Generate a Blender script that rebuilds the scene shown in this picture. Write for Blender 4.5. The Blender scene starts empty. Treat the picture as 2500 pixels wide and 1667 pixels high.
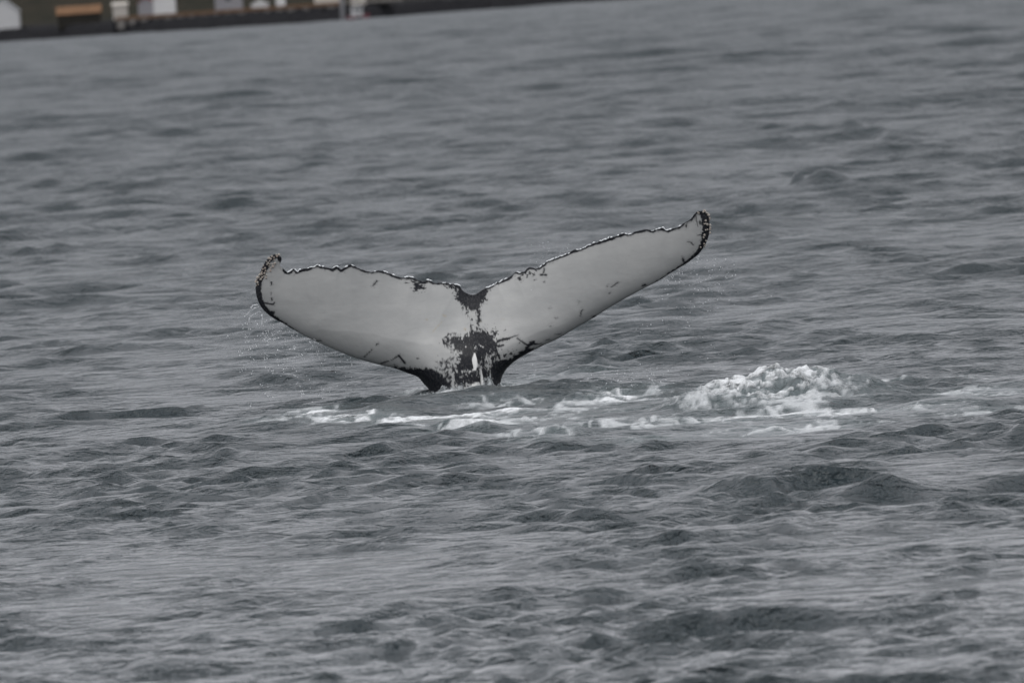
import bpy, bmesh, math, random
import numpy as np
from mathutils import Vector, Matrix

random.seed(7)
rng = np.random.default_rng(7)
scene = bpy.context.scene
COL = scene.collection

# ------------------------------------------------------------------ camera
# photograph 2500 x 1667; a long lens (458 mm on 36 mm), eye 3.73 m above the sea, rolled 4 degrees
PW, PH, F = 2500.0, 1667.0, 31800.0
CAM_H = 3.73
ROLL = math.atan(0.070)
PITCH = math.atan((PH / 2 + 36.0) * math.cos(ROLL) / F)
Fw = Vector((0, math.cos(PITCH), -math.sin(PITCH)))
U0 = Vector((0, math.sin(PITCH), math.cos(PITCH)))
R0 = Vector((1, 0, 0))
Rr = R0 * math.cos(ROLL) - U0 * math.sin(ROLL)
Uu = U0 * math.cos(ROLL) + R0 * math.sin(ROLL)
EYE = Vector((0, 0, CAM_H))
cam_data = bpy.data.cameras.new('camera')
cam = bpy.data.objects.new('camera', cam_data)
COL.objects.link(cam)
m3 = Matrix((Rr, Uu, -Fw)).transposed()
cam.matrix_world = Matrix.Translation(EYE) @ m3.to_4x4()
cam_data.sensor_width = 36.0
cam_data.lens = F / PW * 36.0
cam_data.clip_start = 1.0
cam_data.clip_end = 20000.0
cam_data.dof.use_dof = True
cam_data.dof.focus_distance = 110.0
cam_data.dof.aperture_fstop = 7.5
scene.camera = cam

# ------------------------------------------------------------------ world: overcast daylight
SUN_EL, SUN_ROT = math.radians(72), math.radians(205)
world = bpy.data.worlds.new('World')
scene.world = world
world.use_nodes = True
wn, wl = world.node_tree.nodes, world.node_tree.links
wn.clear()
sky = wn.new('ShaderNodeTexSky')
sky.sky_type = 'NISHITA'
sky.sun_disc = False
sky.sun_elevation = SUN_EL
sky.sun_rotation = SUN_ROT
sky.air_density = 1.0
sky.dust_density = 5.0
grey = wn.new('ShaderNodeHueSaturation')          # cloud takes the blue out of the light
grey.inputs['Saturation'].default_value = 0.10
wl.new(sky.outputs[0], grey.inputs['Color'])
tc = wn.new('ShaderNodeTexCoord')
sep = wn.new('ShaderNodeSeparateXYZ')
wl.new(tc.outputs['Generated'], sep.inputs[0])
ramp = wn.new('ShaderNodeMapRange')               # an overcast sky is brighter overhead than at the horizon
ramp.inputs['From Min'].default_value = 0.0
ramp.inputs['From Max'].default_value = 1.0
ramp.inputs['To Min'].default_value = 8.0
ramp.inputs['To Max'].default_value = 11.6
wl.new(sep.outputs['Z'], ramp.inputs['Value'])
cloud = wn.new('ShaderNodeVectorMath'); cloud.operation = 'SCALE'
cloud.inputs[0].default_value = (0.965, 0.980, 1.045)
wl.new(ramp.outputs[0], cloud.inputs['Scale'])
mixw = wn.new('ShaderNodeMix'); mixw.data_type = 'RGBA'
mixw.inputs['Factor'].default_value = 0.85
wl.new(grey.outputs[0], mixw.inputs['A'])
wl.new(cloud.outputs[0], mixw.inputs['B'])
bg = wn.new('ShaderNodeBackground')
bg.inputs['Strength'].default_value = 0.10
wl.new(mixw.outputs['Result'], bg.inputs['Color'])
wo = wn.new('ShaderNodeOutputWorld')
wl.new(bg.outputs[0], wo.inputs['Surface'])

sun_data = bpy.data.lights.new('sun', 'SUN')
sun_data.energy = 1.0
sun_data.angle = math.radians(35)
sun_data.color = (1.0, 0.97, 0.93)
sun = bpy.data.objects.new('sun', sun_data)
COL.objects.link(sun)
sd = Vector((math.sin(SUN_ROT) * math.cos(SUN_EL), math.cos(SUN_ROT) * math.cos(SUN_EL), math.sin(SUN_EL)))
sun.rotation_euler = sd.to_track_quat('Z', 'Y').to_euler()

scene.view_settings.view_transform = 'Standard'
scene.view_settings.look = 'None'
scene.view_settings.exposure = 0.0
scene.view_settings.gamma = 1.0
scene.view_settings.use_curve_mapping = False

# ------------------------------------------------------------------ helpers
def at_depth(px, py, Y):
    """point at distance Y seen at photo pixel px, py (numpy or scalar) -> x, z"""
    a = (np.asarray(px, float) - PW / 2) / F
    b = (PH / 2 - np.asarray(py, float)) / F
    dx = Fw.x + a * Rr.x + b * Uu.x
    dy = Fw.y + a * Rr.y + b * Uu.y
    dz = Fw.z + a * Rr.z + b * Uu.z
    t = Y / dy
    return dx * t, CAM_H + dz * t

def ground(px, py):
    a = (px - PW / 2) / F
    b = (PH / 2 - py) / F
    d = Fw + Rr * a + Uu * b
    t = -CAM_H / d.z
    return d.x * t, d.y * t

def to_px(x, y, z):
    vx, vy, vz = x, y, z - CAM_H
    w = vx * Fw.x + vy * Fw.y + vz * Fw.z
    px = PW / 2 + F * (vx * Rr.x + vy * Rr.y + vz * Rr.z) / w
    py = PH / 2 - F * (vx * Uu.x + vy * Uu.y + vz * Uu.z) / w
    return px, py

def _hash(ix, iy, seed):
    h = (ix.astype(np.int64) * 374761393 + iy.astype(np.int64) * 668265263 + seed * 1442695041) & 0xFFFFFFFF
    h = ((h ^ (h >> 13)) * 1274126177) & 0xFFFFFFFF
    return (h ^ (h >> 16)) & 0xFFFF

def perlin(x, y, seed=0):
    x = np.asarray(x, np.float64); y = np.asarray(y, np.float64)
    ix, iy = np.floor(x), np.floor(y)
    fx, fy = x - ix, y - iy
    u, v = fx * fx * fx * (fx * (fx * 6 - 15) + 10), fy * fy * fy * (fy * (fy * 6 - 15) + 10)
    def g(ax, ay):
        an = _hash(ix + ax, iy + ay, seed) * (2 * math.pi / 65536)
        return np.cos(an) * (fx - ax) + np.sin(an) * (fy - ay)
    a, b, c, d = g(0, 0), g(1, 0), g(0, 1), g(1, 1)
    return ((a + (b - a) * u) * (1 - v) + (c + (d - c) * u) * v) * 1.6

def fbm(x, y, octaves=4, seed=0, gain=0.5):
    s, a, f, n = 0.0, 1.0, 1.0, 0.0
    for i in range(octaves):
        s = s + a * perlin(x * f + 17.3 * i, y * f - 9.1 * i, seed + i)
        n += a; a *= gain; f *= 2.03
    return s / n

def sstep(a, b, x):
    t = np.clip((x - a) / (b - a), 0, 1)
    return t * t * (3 - 2 * t)

def mesh_from(name, co, quads, smooth=True, tris=None):
    me = bpy.data.meshes.new(name)
    nq = len(quads)
    nt = 0 if tris is None else len(tris)
    me.vertices.add(len(co))
    me.vertices.foreach_set('co', np.ascontiguousarray(co, np.float32).ravel())
    me.loops.add(nq * 4 + nt * 3)
    idx = np.asarray(quads, np.int32).ravel()
    if nt: idx = np.concatenate([idx, np.asarray(tris, np.int32).ravel()])
    me.loops.foreach_set('vertex_index', idx)
    me.polygons.add(nq + nt)
    st = np.arange(nq, dtype=np.int32) * 4
    if nt: st = np.concatenate([st, nq * 4 + np.arange(nt, dtype=np.int32) * 3])
    me.polygons.foreach_set('loop_start', st)
    me.update(calc_edges=True)
    if smooth: me.polygons.foreach_set('use_smooth', np.ones(nq + nt, bool))
    me.validate()
    return me

def grid_quads(nr, nc, close=False):
    i = np.arange(nr - 1)[:, None]; j = np.arange(nc - (0 if close else 1))[None, :]
    j2 = (j + 1) % nc
    return np.stack([i * nc + j, i * nc + j2, (i + 1) * nc + j2, (i + 1) * nc + j], -1).reshape(-1, 4)

def attr(me, name, vals):
    a = me.attributes.new(name, 'FLOAT', 'POINT')
    a.data.foreach_set('value', np.ascontiguousarray(vals, np.float32))

def link(name, me, mat, parent=None):
    o = bpy.data.objects.new(name, me)
    COL.objects.link(o)
    if mat and not me.materials: me.materials.append(mat)
    if parent: o.parent = parent
    return o

def tag(o, label=None, cat=None, group=None, kind=None):
    if label: o['label'] = label
    if cat: o['category'] = cat
    if group: o['group'] = group
    if kind: o['kind'] = kind
    return o

def empty(name, loc):
    o = bpy.data.objects.new(name, None)
    COL.objects.link(o)
    o.location = loc
    o.empty_display_size = 0.2
    return o

class NT:
    def __init__(self, name):
        self.mat = bpy.data.materials.new(name)
        self.mat.use_nodes = True
        self.n = self.mat.node_tree.nodes
        self.l = self.mat.node_tree.links
        self.n.clear()
        self.out = self.n.new('ShaderNodeOutputMaterial')
    def new(self, t, **kw):
        n = self.n.new(t)
        for k, v in kw.items():
            if k in n.inputs: n.inputs[k].default_value = v
            else: setattr(n, k, v)
        return n
    def link(self, a, b): self.l.new(a, b)
    def noise(self, scale, detail=4, rough=0.5, vec=None, stretch=None):
        n = self.new('ShaderNodeTexNoise', Scale=scale, Detail=detail, Roughness=rough)
        if vec is None:
            vec = self.new('ShaderNodeTexCoord').outputs['Object']
        if stretch:
            mp = self.new('ShaderNodeMapping')
            mp.inputs['Scale'].default_value = stretch
            self.link(vec, mp.inputs['Vector']); vec = mp.outputs[0]
        self.link(vec, n.inputs['Vector'])
        return n.outputs['Fac']
    def rng(self, v, a, b, c, d):
        m = self.new('ShaderNodeMapRange')
        for k, x in zip(('From Min', 'From Max', 'To Min', 'To Max'), (a, b, c, d)): m.inputs[k].default_value = x
        self.link(v, m.inputs['Value'])
        return m.outputs[0]
    def math(self, op, a, b=None):
        m = self.new('ShaderNodeMath', operation=op)
        for i, v in enumerate((a, b)):
            if v is None: continue
            if isinstance(v, (int, float)): m.inputs[i].default_value = v
            else: self.link(v, m.inputs[i])
        return m.outputs[0]
    def mix(self, fac, a, b):
        m = self.new('ShaderNodeMix', data_type='RGBA')
        self.link(fac, m.inputs['Factor'])
        for k, v in (('A', a), ('B', b)):
            if isinstance(v, tuple): m.inputs[k].default_value = v if len(v) == 4 else v + (1,)
            else: self.link(v, m.inputs[k])
        return m.outputs['Result']
    def attr(self, name):
        return self.new('ShaderNodeAttribute', attribute_name=name).outputs['Fac']
    def bump(self, h, dist, strength=1.0, normal=None):
        b = self.new('ShaderNodeBump', Distance=dist, Strength=strength)
        self.link(h, b.inputs['Height'])
        if normal: self.link(normal, b.inputs['Normal'])
        return b.outputs[0]

def plain(name, color, rough=0.7, var=0.25, scale=1.5, bump=0.0):
    t = NT(name)
    p = t.new('ShaderNodeBsdfPrincipled', Roughness=rough)
    if rough >= 0.7: p.inputs['Specular IOR Level'].default_value = 0.1
    f = t.noise(scale, 5, 0.6)
    f = t.rng(f, 0.3, 0.7, 0, 1)
    c = t.mix(f, tuple(x * (1 - var) for x in color), tuple(min(1, x * (1 + var)) for x in color))
    t.link(c, p.inputs['Base Color'])
    if bump: t.link(t.bump(f, bump), p.inputs['Normal'])
    t.link(p.outputs[0], t.out.inputs['Surface'])
    return t.mat

# ------------------------------------------------------------------ the sea
NCOMP = 190
_lam = np.exp(np.linspace(math.log(0.24), math.log(13), NCOMP)) * (1 + 0.05 * rng.standard_normal(NCOMP))
_k = 2 * math.pi / _lam
_th = math.radians(-84) + np.where(_lam > 2.5, 0.30, np.where(_lam > 0.7, 0.42, 0.62)) * rng.standard_normal(NCOMP)   # running towards the camera
_ph = rng.uniform(0, 2 * math.pi, NCOMP)
_slope = np.interp(np.log(_lam), np.log([0.24, 0.5, 1.0, 2.0, 4, 13]), [0.044, 0.044, 0.026, 0.0165, 0.0125, 0.0055])
_amp = _slope / _k
CHOP = 0.95
def unresolved(spacing):
    """rms slope of the waves too short for the mesh: it goes into the surface roughness"""
    tab = np.geomspace(0.02, 60, 60)
    w = np.clip(_lam[None, :] / tab[:, None] / 2.0 - 1.0, 0, 1)
    v = np.sqrt((0.5 * _slope ** 2 * (1 - w ** 2)).sum(1))
    return np.interp(spacing, tab, v)

# hand placed humps of water: photo x, photo y of the foot, height m, half width m, half depth m
HUMPS = [
    (2175, 1195, 0.09, 0.28, 0.35), (2060, 1188, 0.02, 0.5, 0.6),
    (2015, 452, 0.32, 0.50, 0.55), (1945, 456, 0.22, 0.11, 0.25), (2085, 352, 0.29, 0.45, 1.2), (2175, 350, 0.29, 0.45, 1.2),
    (2190, 805, 0.09, 0.9, 1), (1340, 556, 0.29, 0.8, 1.2), (1040, 250, 0.41, 0.9, 2),
    (420, 1640, 0.08, 0.5, 0.4), (180, 575, 0.26, 0.5, 1), (700, 935, 0.07, 0.6, 0.8),
    (1180, 1330, 0.05, 0.35, 0.4), (2390, 775, 0.10, 0.8, 1), (90, 855, 0.08, 0.8, 0.9),
]
HUMPS_W = [(*ground(px, py), h, w, d) for px, py, h, w, d in HUMPS]
MX, MY = ground(1868, 985)           # the boil of white water right of the tail
SX, SY = ground(2450, 1150)          # a smooth upwelling at the right edge
TX, TY = ground(1140, 962)           # where the tail stands in the water

def boil_base(x, y):
    """smooth profile of the churned mound"""
    u = x - MX
    v = y - MY
    top = np.interp(u, [-1.0, -0.75, -0.5, -0.25, 0.05, 0.3, 0.55, 0.8, 1.05, 1.3], [0.0, 0.30, 0.62, 0.82, 1.0, 0.93, 0.80, 0.55, 0.22, 0.0])
    prof = top * np.exp(-np.abs(v / np.where(v < 0, 1.15, 1.4)) ** 2.2)
    lo = np.exp(-np.abs((u + 0.62) / 0.36) ** 2) * np.exp(-np.abs((v + 0.9) / 0.7) ** 2) * 0.36
    return 0.295 * np.maximum(prof, lo)

def boil_q(x, y):
    """second noise coordinate that runs up the face of the mound as well as back over it"""
    return boil_base(x, y) + 0.16 * (y - MY)

def boil_height(x, y):
    h = boil_base(x, y)
    q = boil_q(x, y)
    return h * (0.93 + 0.22 * fbm(x * 2.3, y * 1.1, 2, 40)) + 0.10 * np.clip(h * 6, 0, 1) * (np.abs(fbm(x * 3.6, q * 8.0, 3, 44, 0.6)) - 0.15)

def calm(x, y):
    """1 where the surface is left slick around the tail, 0 elsewhere"""
    a = 0.70 * np.exp(-(((x - TX - 0.3) / 1.9) ** 2 + ((y - TY + 4.2) / 2.2) ** 2))
    b = 0.95 * np.exp(-((x - SX) / 0.75) ** 4 - ((y - SY) / 1.9) ** 4)
    return np.maximum(a, b)

def sea(x, y, spacing):
    """rest position -> displaced position, slope-filtered by the mesh spacing"""
    x = np.asarray(x, np.float32).ravel(); y = np.asarray(y, np.float32).ravel()
    sp = np.broadcast_to(np.asarray(spacing, np.float32).ravel(), x.shape)
    dx = np.zeros_like(x); dy = np.zeros_like(x); z = np.zeros_like(x)
    near = (np.hypot(x, y) < 700)
    mod = np.ones_like(x)
    gust = np.zeros_like(x)
    gust[:] = fbm(x * 0.16, y * 0.055, 3, 5)
    gust2 = fbm(x * 0.75, y * 0.28, 2, 9).astype(np.float32)
    slick = calm(x, y).astype(np.float32)
    chop_far = np.interp(y, [60, 130, 260, 600], [0.26, 0.60, 1.25, 1.6]).astype(np.float32)
    still = (0.85 * np.exp(-((x - TX - 0.5) / 3.5) ** 4 - ((y - TY + 2) / 7.0) ** 4)).astype(np.float32)
    wx = x + 0.5 * perlin(x * 0.35, y * 0.12, 21).astype(np.float32)
    wy = y + 0.5 * perlin(x * 0.33, y * 0.13, 22).astype(np.float32)
    for i in range(NCOMP):
        w = np.clip(_lam[i] / sp / 2.0 - 1.0, 0, 1)
        idx = np.nonzero(w > 0)[0]
        if len(idx) == 0: continue
        k = _k[i]; c, s = math.cos(_th[i]), math.sin(_th[i])
        p = (k * c) * wx[idx] + (k * s) * wy[idx] + np.float32(_ph[i])
        if _lam[i] < 1.2: am = 0.9 + 1.3 * gust[idx] + 1.3 * gust2[idx] - 0.8 * slick[idx]
        else: am = (1 + 0.8 * gust[idx] - still[idx]) * (chop_far[idx] if _lam[i] > 1.4 else 1)
        a = _amp[i] * w[idx] * np.clip(am, 0.1, 2.2)
        sp_ = np.sin(p); cp_ = np.cos(p)
        z[idx] += (a * sp_).astype(np.float32)
        dx[idx] += (CHOP * c * a * cp_).astype(np.float32)
        dy[idx] += (CHOP * s * a * cp_).astype(np.float32)
    for hx, hy, h, w, d in HUMPS_W:
        m = (np.abs(x - hx) < 3.5 * w) & (np.abs(y - hy) < 3.5 * d)
        if not m.any(): continue
        u, v = (x[m] - hx) / w, (y[m] - hy) / d
        vv = np.where(v < 0, v * 1.5, v * 0.7)         # steeper on the side that faces the camera
        z[m] += h * np.exp(-np.abs(u) ** 1.7 - vv * vv)
    # smooth swell thrown up in front of the tail
    u = x - TX
    ridge_y = TY - 2.6 + 0.9 * u
    v = y - ridge_y
    along = sstep(-1.15, -0.55, u) * (1 - sstep(0.85, 1.5, u))
    z += (0.10 * along * np.exp(-(np.where(v < 0, v / 0.75, v / 1.2)) ** 2)).astype(np.float32)
    m = (np.abs(x - MX) < 4) & (np.abs(y - MY) < 5)
    z[m] += boil_height(x[m], y[m]).astype(np.float32)
    return x + dx, y + dy, z

# foam patches, ellipses on the mean water plane: photo x, y, half width, half height, strength
FOAM = [
    (1868, 975, 225, 34, 1.0), (1700, 985, 80, 11, 0.92), (1850, 940, 90, 14, 1.0), (2075, 968, 110, 22, 0.62), (1790, 985, 170, 10, 0.85),
    (1500, 972, 85, 17, 0.90), (1590, 955, 60, 12, 0.62),
    (770, 1010, 75, 9, 0.95), (870, 1020, 110, 7, 1.12), (1000, 1026, 110, 6, 1.05), (1140, 1018, 110, 6, 1.0), (1240, 1008, 90, 5, 0.9), (1400, 1000, 90, 5, 0.65),
    (1180, 1046, 130, 10, 0.82), (1060, 1040, 80, 8, 0.6), (1300, 1022, 150, 10, 0.66), (1330, 1064, 100, 16, 0.72),
    (1250, 985, 160, 8, 0.42), (1420, 1034, 140, 12, 0.5), (1560, 1040, 170, 14, 0.5),
    (1720, 1034, 180, 12, 0.62), (1860, 1018, 240, 12, 0.82), (1950, 1045, 190, 8, 0.75), (2080, 1012, 180, 10, 0.8),
    (2230, 1000, 190, 12, 0.92), (2400, 960, 150, 10, 0.62), (2440, 1003, 110, 6, 0.72), (2350, 925, 120, 8, 0.40),
    (1600, 1070, 130, 8, 0.70), (1380, 1082, 60, 5, 0.5), (1120, 966, 95, 9, 0.78), (1260, 940, 110, 12, 0.52),
    (1340, 915, 80, 9, 0.45), (1010, 962, 50, 4, 0.55), (660, 1028, 60, 8, 0.50), (1450, 905, 100, 8, 0.36),
    (1400, 985, 60, 10, 0.55), (950, 1035, 120, 6, 0.45), (1750, 1060, 200, 8, 0.42), (1500, 1000, 200, 8, 0.5),
    (2180, 935, 70, 8, 0.5),
]
FOAM_W = []
for px, py, rx, ry, s in FOAM:
    gx, gy = ground(px, py)
    _, y0 = ground(px, py + ry); _, y1 = ground(px, py - ry)
    FOAM_W.append((gx, gy, rx * gy / F, (y1 - y0) / 2, s))
# small breaking crests elsewhere: photo x, y, half width, strength
CAPS = [(1950, 454, 26, 1.05), (2215, 1168, 30, 0.6), (2190, 1230, 60, 0.45),
        (1300, 545, 60, 0.66), (1830, 268, 30, 0.5), (1945, 1078, 25, 0.6), (560, 208, 45, 0.5), (2150, 1320, 20, .5)]
CAPS_W = []
for px, py, rx, s in CAPS:
    gx, gy = ground(px, py)
    CAPS_W.append((gx, gy, rx * gy / F, 0.35 + gy * 0.001, s))

def foam_density(x, y):
    tilt = 0.0
    d = np.zeros_like(x)
    for gx, gy, rx, ry, s in FOAM_W:
        q = ((x - gx) / rx) ** 2 + ((y - gy) / ry) ** 2
        d = np.maximum(d, s * np.exp(-0.75 * q ** 1.25))
    return d

def foam_amount(x, y):
    d = foam_density(x, y)
    wx = x + 0.18 * fbm(x * 3.1, y * 1.0, 2, 61)
    wy = y + 0.5 * fbm(x * 2.6, y * 0.9, 2, 62)
    m = sstep(0.03, 0.10, boil_height(x, y))
    qq = boil_q(x, y) + 0.03 * fbm(x * 5, y * 3, 2, 67)
    cellm = 1 - np.abs(fbm(x * 3.8 + 0.3 * perlin(x * 3, y * 3, 69), qq * 11.0, 3, 64, 0.6)) * 3.3
    cellm = cellm + 0.5 * fbm(x * 2.0, qq * 5.0, 2, 65)
    cell = 1 - np.abs(fbm(wx * 2.4, wy * 1.15, 3, 63)) * 3.4       # lacy ridges
    cell2 = 1 - np.abs(fbm(wx * 9.0, wy * 2.6, 2, 68)) * 2.6
    cell = cell * (1 - m) + (cellm + 0.12) * m
    big = fbm(wx * 1.4, wy * 0.5, 3, 66)
    f = d * 0.86 + 0.50 * (cell - 0.40) + 0.20 * (cell2 - 0.35) + 0.60 * big
    lo = 0.45 + 0.14 * m
    return sstep(lo, lo + 0.52 - 0.12 * m, f) * sstep(0.08, 0.35, d), d

print('sea grid')
def fan(rs, half_deg, ncol, nside):
    rs = np.array(rs)
    dense = np.radians(np.linspace(-half_deg, half_deg, ncol))
    side = np.radians(half_deg + (180.0 - half_deg) * (np.linspace(0, 1, nside)[1:-1]) ** 2.2)
    az = np.concatenate([-side[::-1], dense, side, [math.pi]])
    R_, A_ = np.meshgrid(rs, az, indexing='ij')
    X, Y = R_ * np.sin(A_), R_ * np.cos(A_)
    dR = np.gradient(rs)[:, None] * np.ones_like(R_)
    dA = np.abs(np.gradient(az))[None, :] * R_
    SP = np.maximum(np.clip(dR, 0.03, None), dA)
    wx, wy, wz = sea(X, Y, SP)
    return X.ravel(), Y.ravel(), np.stack([wx, wy, wz], 1), grid_quads(len(rs), len(az), close=True), unresolved(SP.ravel())
bands = []
rs = [2.0]
while rs[-1] < 150:
    rs.append(rs[-1] + (max(0.35, rs[-1] * 0.06) if rs[-1] < 56 else 0.086 * (rs[-1] / 100) ** 1.2))
bands.append((rs, 3.0, 500, 36))
rs = [rs[-1]]
while rs[-1] < 450: rs.append(rs[-1] + np.interp(rs[-1], [150, 250, 450], [0.15, 0.20, 0.36]))
bands.append((rs, 2.9, 260, 24))
rs = [rs[-1]]
while rs[-1] < 9000: rs.append(rs[-1] + (np.interp(rs[-1], [450, 700, 1200, 2000], [0.40, 0.60, 0.85, 1.1]) if rs[-1] < 2280 else 160))
bands.append((rs, 2.8, 150, 18))
X_, Y_, C_, Q_, U_ = [], [], [], [], []
for b in bands:
    x1, y1, c1, q1, u1 = fan(*b)
    Q_.append(q1 + sum(len(v) for v in X_)); X_.append(x1); Y_.append(y1); C_.append(c1); U_.append(u1)
xr, yr = np.concatenate(X_), np.concatenate(Y_)
print('water faces', sum(map(len, Q_)))
me = mesh_from('water', np.concatenate(C_), np.concatenate(Q_))
attr(me, 'ripple', np.concatenate(U_))
fa = np.zeros(len(xr)); ae = np.zeros(len(xr))
m = (yr > 95) & (yr < 140) & (np.abs(xr) < 8)
fa_m, ae_m = foam_amount(xr[m], yr[m])
fa[m] = fa_m; ae[m] = ae_m
for gx, gy, rx, ry, s in CAPS_W:
    m = (np.abs(xr - gx) < 4 * rx) & (np.abs(yr - gy) < 4 * ry)
    q = ((xr[m] - gx) / rx) ** 2 + ((yr[m] - gy) / ry) ** 2
    dd = s * np.exp(-q)
    n = fbm(xr[m] * 7, yr[m] * 2.0, 3, 90)
    fa[m] = np.maximum(fa[m], 0.8 * sstep(0.35, 1.15, dd + 0.8 * n) * sstep(0.1, 0.3, dd))
attr(me, 'foam', fa)
attr(me, 'air', np.clip(ae, 0, 1))

t = NT('sea_water')
geo = t.new('ShaderNodeNewGeometry').outputs['Position']
n1 = t.noise(2.8, 4, 0.58, geo, (0.75, 1.0, 1))
n2 = t.noise(9.0, 4, 0.6, geo, (1.0, 0.7, 1))
n3 = t.noise(0.5, 3, 0.5, geo, (1.0, 0.5, 1))
patch = t.rng(n3, 0.35, 0.65, 0.35, 1.0)
b1 = t.bump(n1, 0.29, 1.0)
h2 = t.math('MULTIPLY', n2, patch)
b2 = t.bump(h2, 0.09, 1.0, b1)
pw = t.new('ShaderNodeBsdfPrincipled', IOR=1.333)
t.link(t.rng(t.attr('ripple'), 0.0, 0.26, 0.07, 0.34), pw.inputs['Roughness'])
deep = t.mix(t.attr('air'), (0.017, 0.027, 0.031, 1), (0.10, 0.125, 0.128, 1))
t.link(deep, pw.inputs['Base Color'])
t.link(b2, pw.inputs['Normal'])
pf = t.new('ShaderNodeBsdfPrincipled', Roughness=0.6)
pf.inputs['Base Color'].default_value = (0.66, 0.69, 0.70, 1)
t.link(b1, pf.inputs['Normal'])
mx = t.new('ShaderNodeMixShader')
t.link(t.math('MULTIPLY', t.attr('foam'), 0.65), mx.inputs[0])
t.link(pw.outputs[0], mx.inputs[1]); t.link(pf.outputs[0], mx.inputs[2])
t.link(mx.outputs[0], t.out.inputs['Surface'])
WATER = t.mat
tag(link('water', me, WATER), 'choppy grey sea with small wind waves all round the whale tail', kind='structure')

# ---- foam lying on the water, with its own thickness
print('foam')
def foam_sheet(x0, x1, y0, y1, sx, sy):
    xs = np.arange(x0, x1, sx); ys = np.arange(y0, y1, sy)
    GX, GY = np.meshgrid(xs, ys)
    gx, gy = GX.ravel(), GY.ravel()
    f, d = foam_amount(gx, gy)
    strong = sstep(0.62, 1.05, d)
    X, Y, Z = sea(gx, gy, 0.12)
    puff = np.clip(np.abs(fbm(gx * 2.6 + .2 * perlin(gx * 4, gy * 6, 71), gy * 6.0, 3, 70, .6)) * 3.4, 0, 1.1)
    puff2 = np.abs(fbm(gx * 11, gy * 13, 2, 75)) * 2.4
    st2 = strong * 0.25
    th = 0.007 + f * (0.004 + st2 * (0.050 * np.clip(puff, 0, 1) + 0.010 * puff2))
    th = np.where(f < 0.15, -0.01 + f * 0.1, th)
    Z = Z + th
    mb = sstep(0.02, 0.08, boil_base(gx, gy))
    qq = boil_q(gx, gy)
    bil = np.abs(fbm(gx * 5.5, qq * 10.0, 3, 78, 0.55)) * 2.6
    Y = Y - mb * f * 0.05 * bil
    Z = Z + mb * f * (0.026 * bil + 0.008 * fbm(gx * 22, qq * 40, 2, 79))
    q = grid_quads(len(ys), len(xs))
    keep = (f[q] > 0.02).any(1)
    q = q[keep]
    used, inv = np.unique(q, return_inverse=True)
    co = np.stack([X, Y, Z], 1)[used]
    me = mesh_from('foam', co, inv.reshape(-1, 4))
    attr(me, 'foam', f[used]); attr(me, 'thick', strong[used])
    return me
me = foam_sheet(-2.9, 5.2, 100, 131, 0.017, 0.042)
t = NT('sea_foam')
geo = t.new('ShaderNodeNewGeometry').outputs['Position']
p = t.new('ShaderNodeBsdfPrincipled', Roughness=0.55)
p.inputs['Base Color'].default_value = (0.88, 0.90, 0.91, 1)
n = t.noise(14, 6, 0.7, geo)
t.link(t.bump(n, 0.05), p.inputs['Normal'])
tr = t.new('ShaderNodeBsdfTransparent')
al = t.math('ADD', t.math('MULTIPLY', t.attr('foam'), 0.95), t.rng(t.noise(22, 4, 0.7, geo), 0.3, 0.7, -0.40, 0.15))
al = t.math('MULTIPLY', al, t.rng(t.attr('thick'), 0, 0.5, 0.50, 1.12))
mx = t.new('ShaderNodeMixShader')
cl = t.new('ShaderNodeClamp'); t.link(al, cl.inputs[0])
t.link(cl.outputs[0], mx.inputs[0]); t.link(tr.outputs[0], mx.inputs[1]); t.link(p.outputs[0], mx.inputs[2])
t.link(mx.outputs[0], t.out.inputs['Surface'])
FOAM_MAT = t.mat
tag(link('sea_foam', me, FOAM_MAT), 'white churned foam on the water around and right of the whale tail', 'foam', kind='stuff')

# ------------------------------------------------------------------ the whale
print('whale')
WL_Y = TY
SC = WL_Y / F      # metres per photo pixel at the tail
Z_WL = 960.0       # photo row of the waterline at the tail

TR_L = [(1160, 719), (1155.5, 719.8), (1141, 716.7), (1129, 708.6), (1120.8, 696.5), (1105, 693.8), (1083.5, 689.8), (1059.4, 689.8), (1044.6, 683.5),
        (1035, 687), (1019, 683), (997.8, 675.5), (981.7, 677), (965.6, 673.7), (949.6, 667), (925.5, 660.3), (906.7, 664.4),
        (890.7, 660.3), (869, 652), (854.5, 646), (843, 653), (831.7, 657.7), (823.7, 651), (811, 654), (794, 652.6), (787.5, 651),
        (773.5, 647), (765.8, 652.3), (746.7, 654.8), (732.7, 658.7), (725, 663), (718.6, 657), (711, 660), (700.8, 664.4),
        (694.4, 659), (688, 654), (683.5, 647.5), (686, 638), (687.4, 630.6), (681.6, 623), (674, 621)]
LE_L = [(1160, 1120), (1100, 1120), (1062, 1110), (1056, 1060), (1063, 1010), (1057, 975), (1048.7, 952.3), (1035.3, 937.5), (1021.9, 921.5), (995, 910.7),
        (963, 898.7), (928, 890.7), (888, 880), (847.8, 866.5), (810.3, 850.5), (767.5, 831.7), (735, 815), (708, 799.6), (694.4, 791),
        (666.3, 776), (648.5, 762), (637, 748.5), (630, 735), (625.5, 719), (624, 702), (627, 686), (634, 668), (641, 651), (650, 636), (661, 625), (669, 621.5), (674, 621)]
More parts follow.
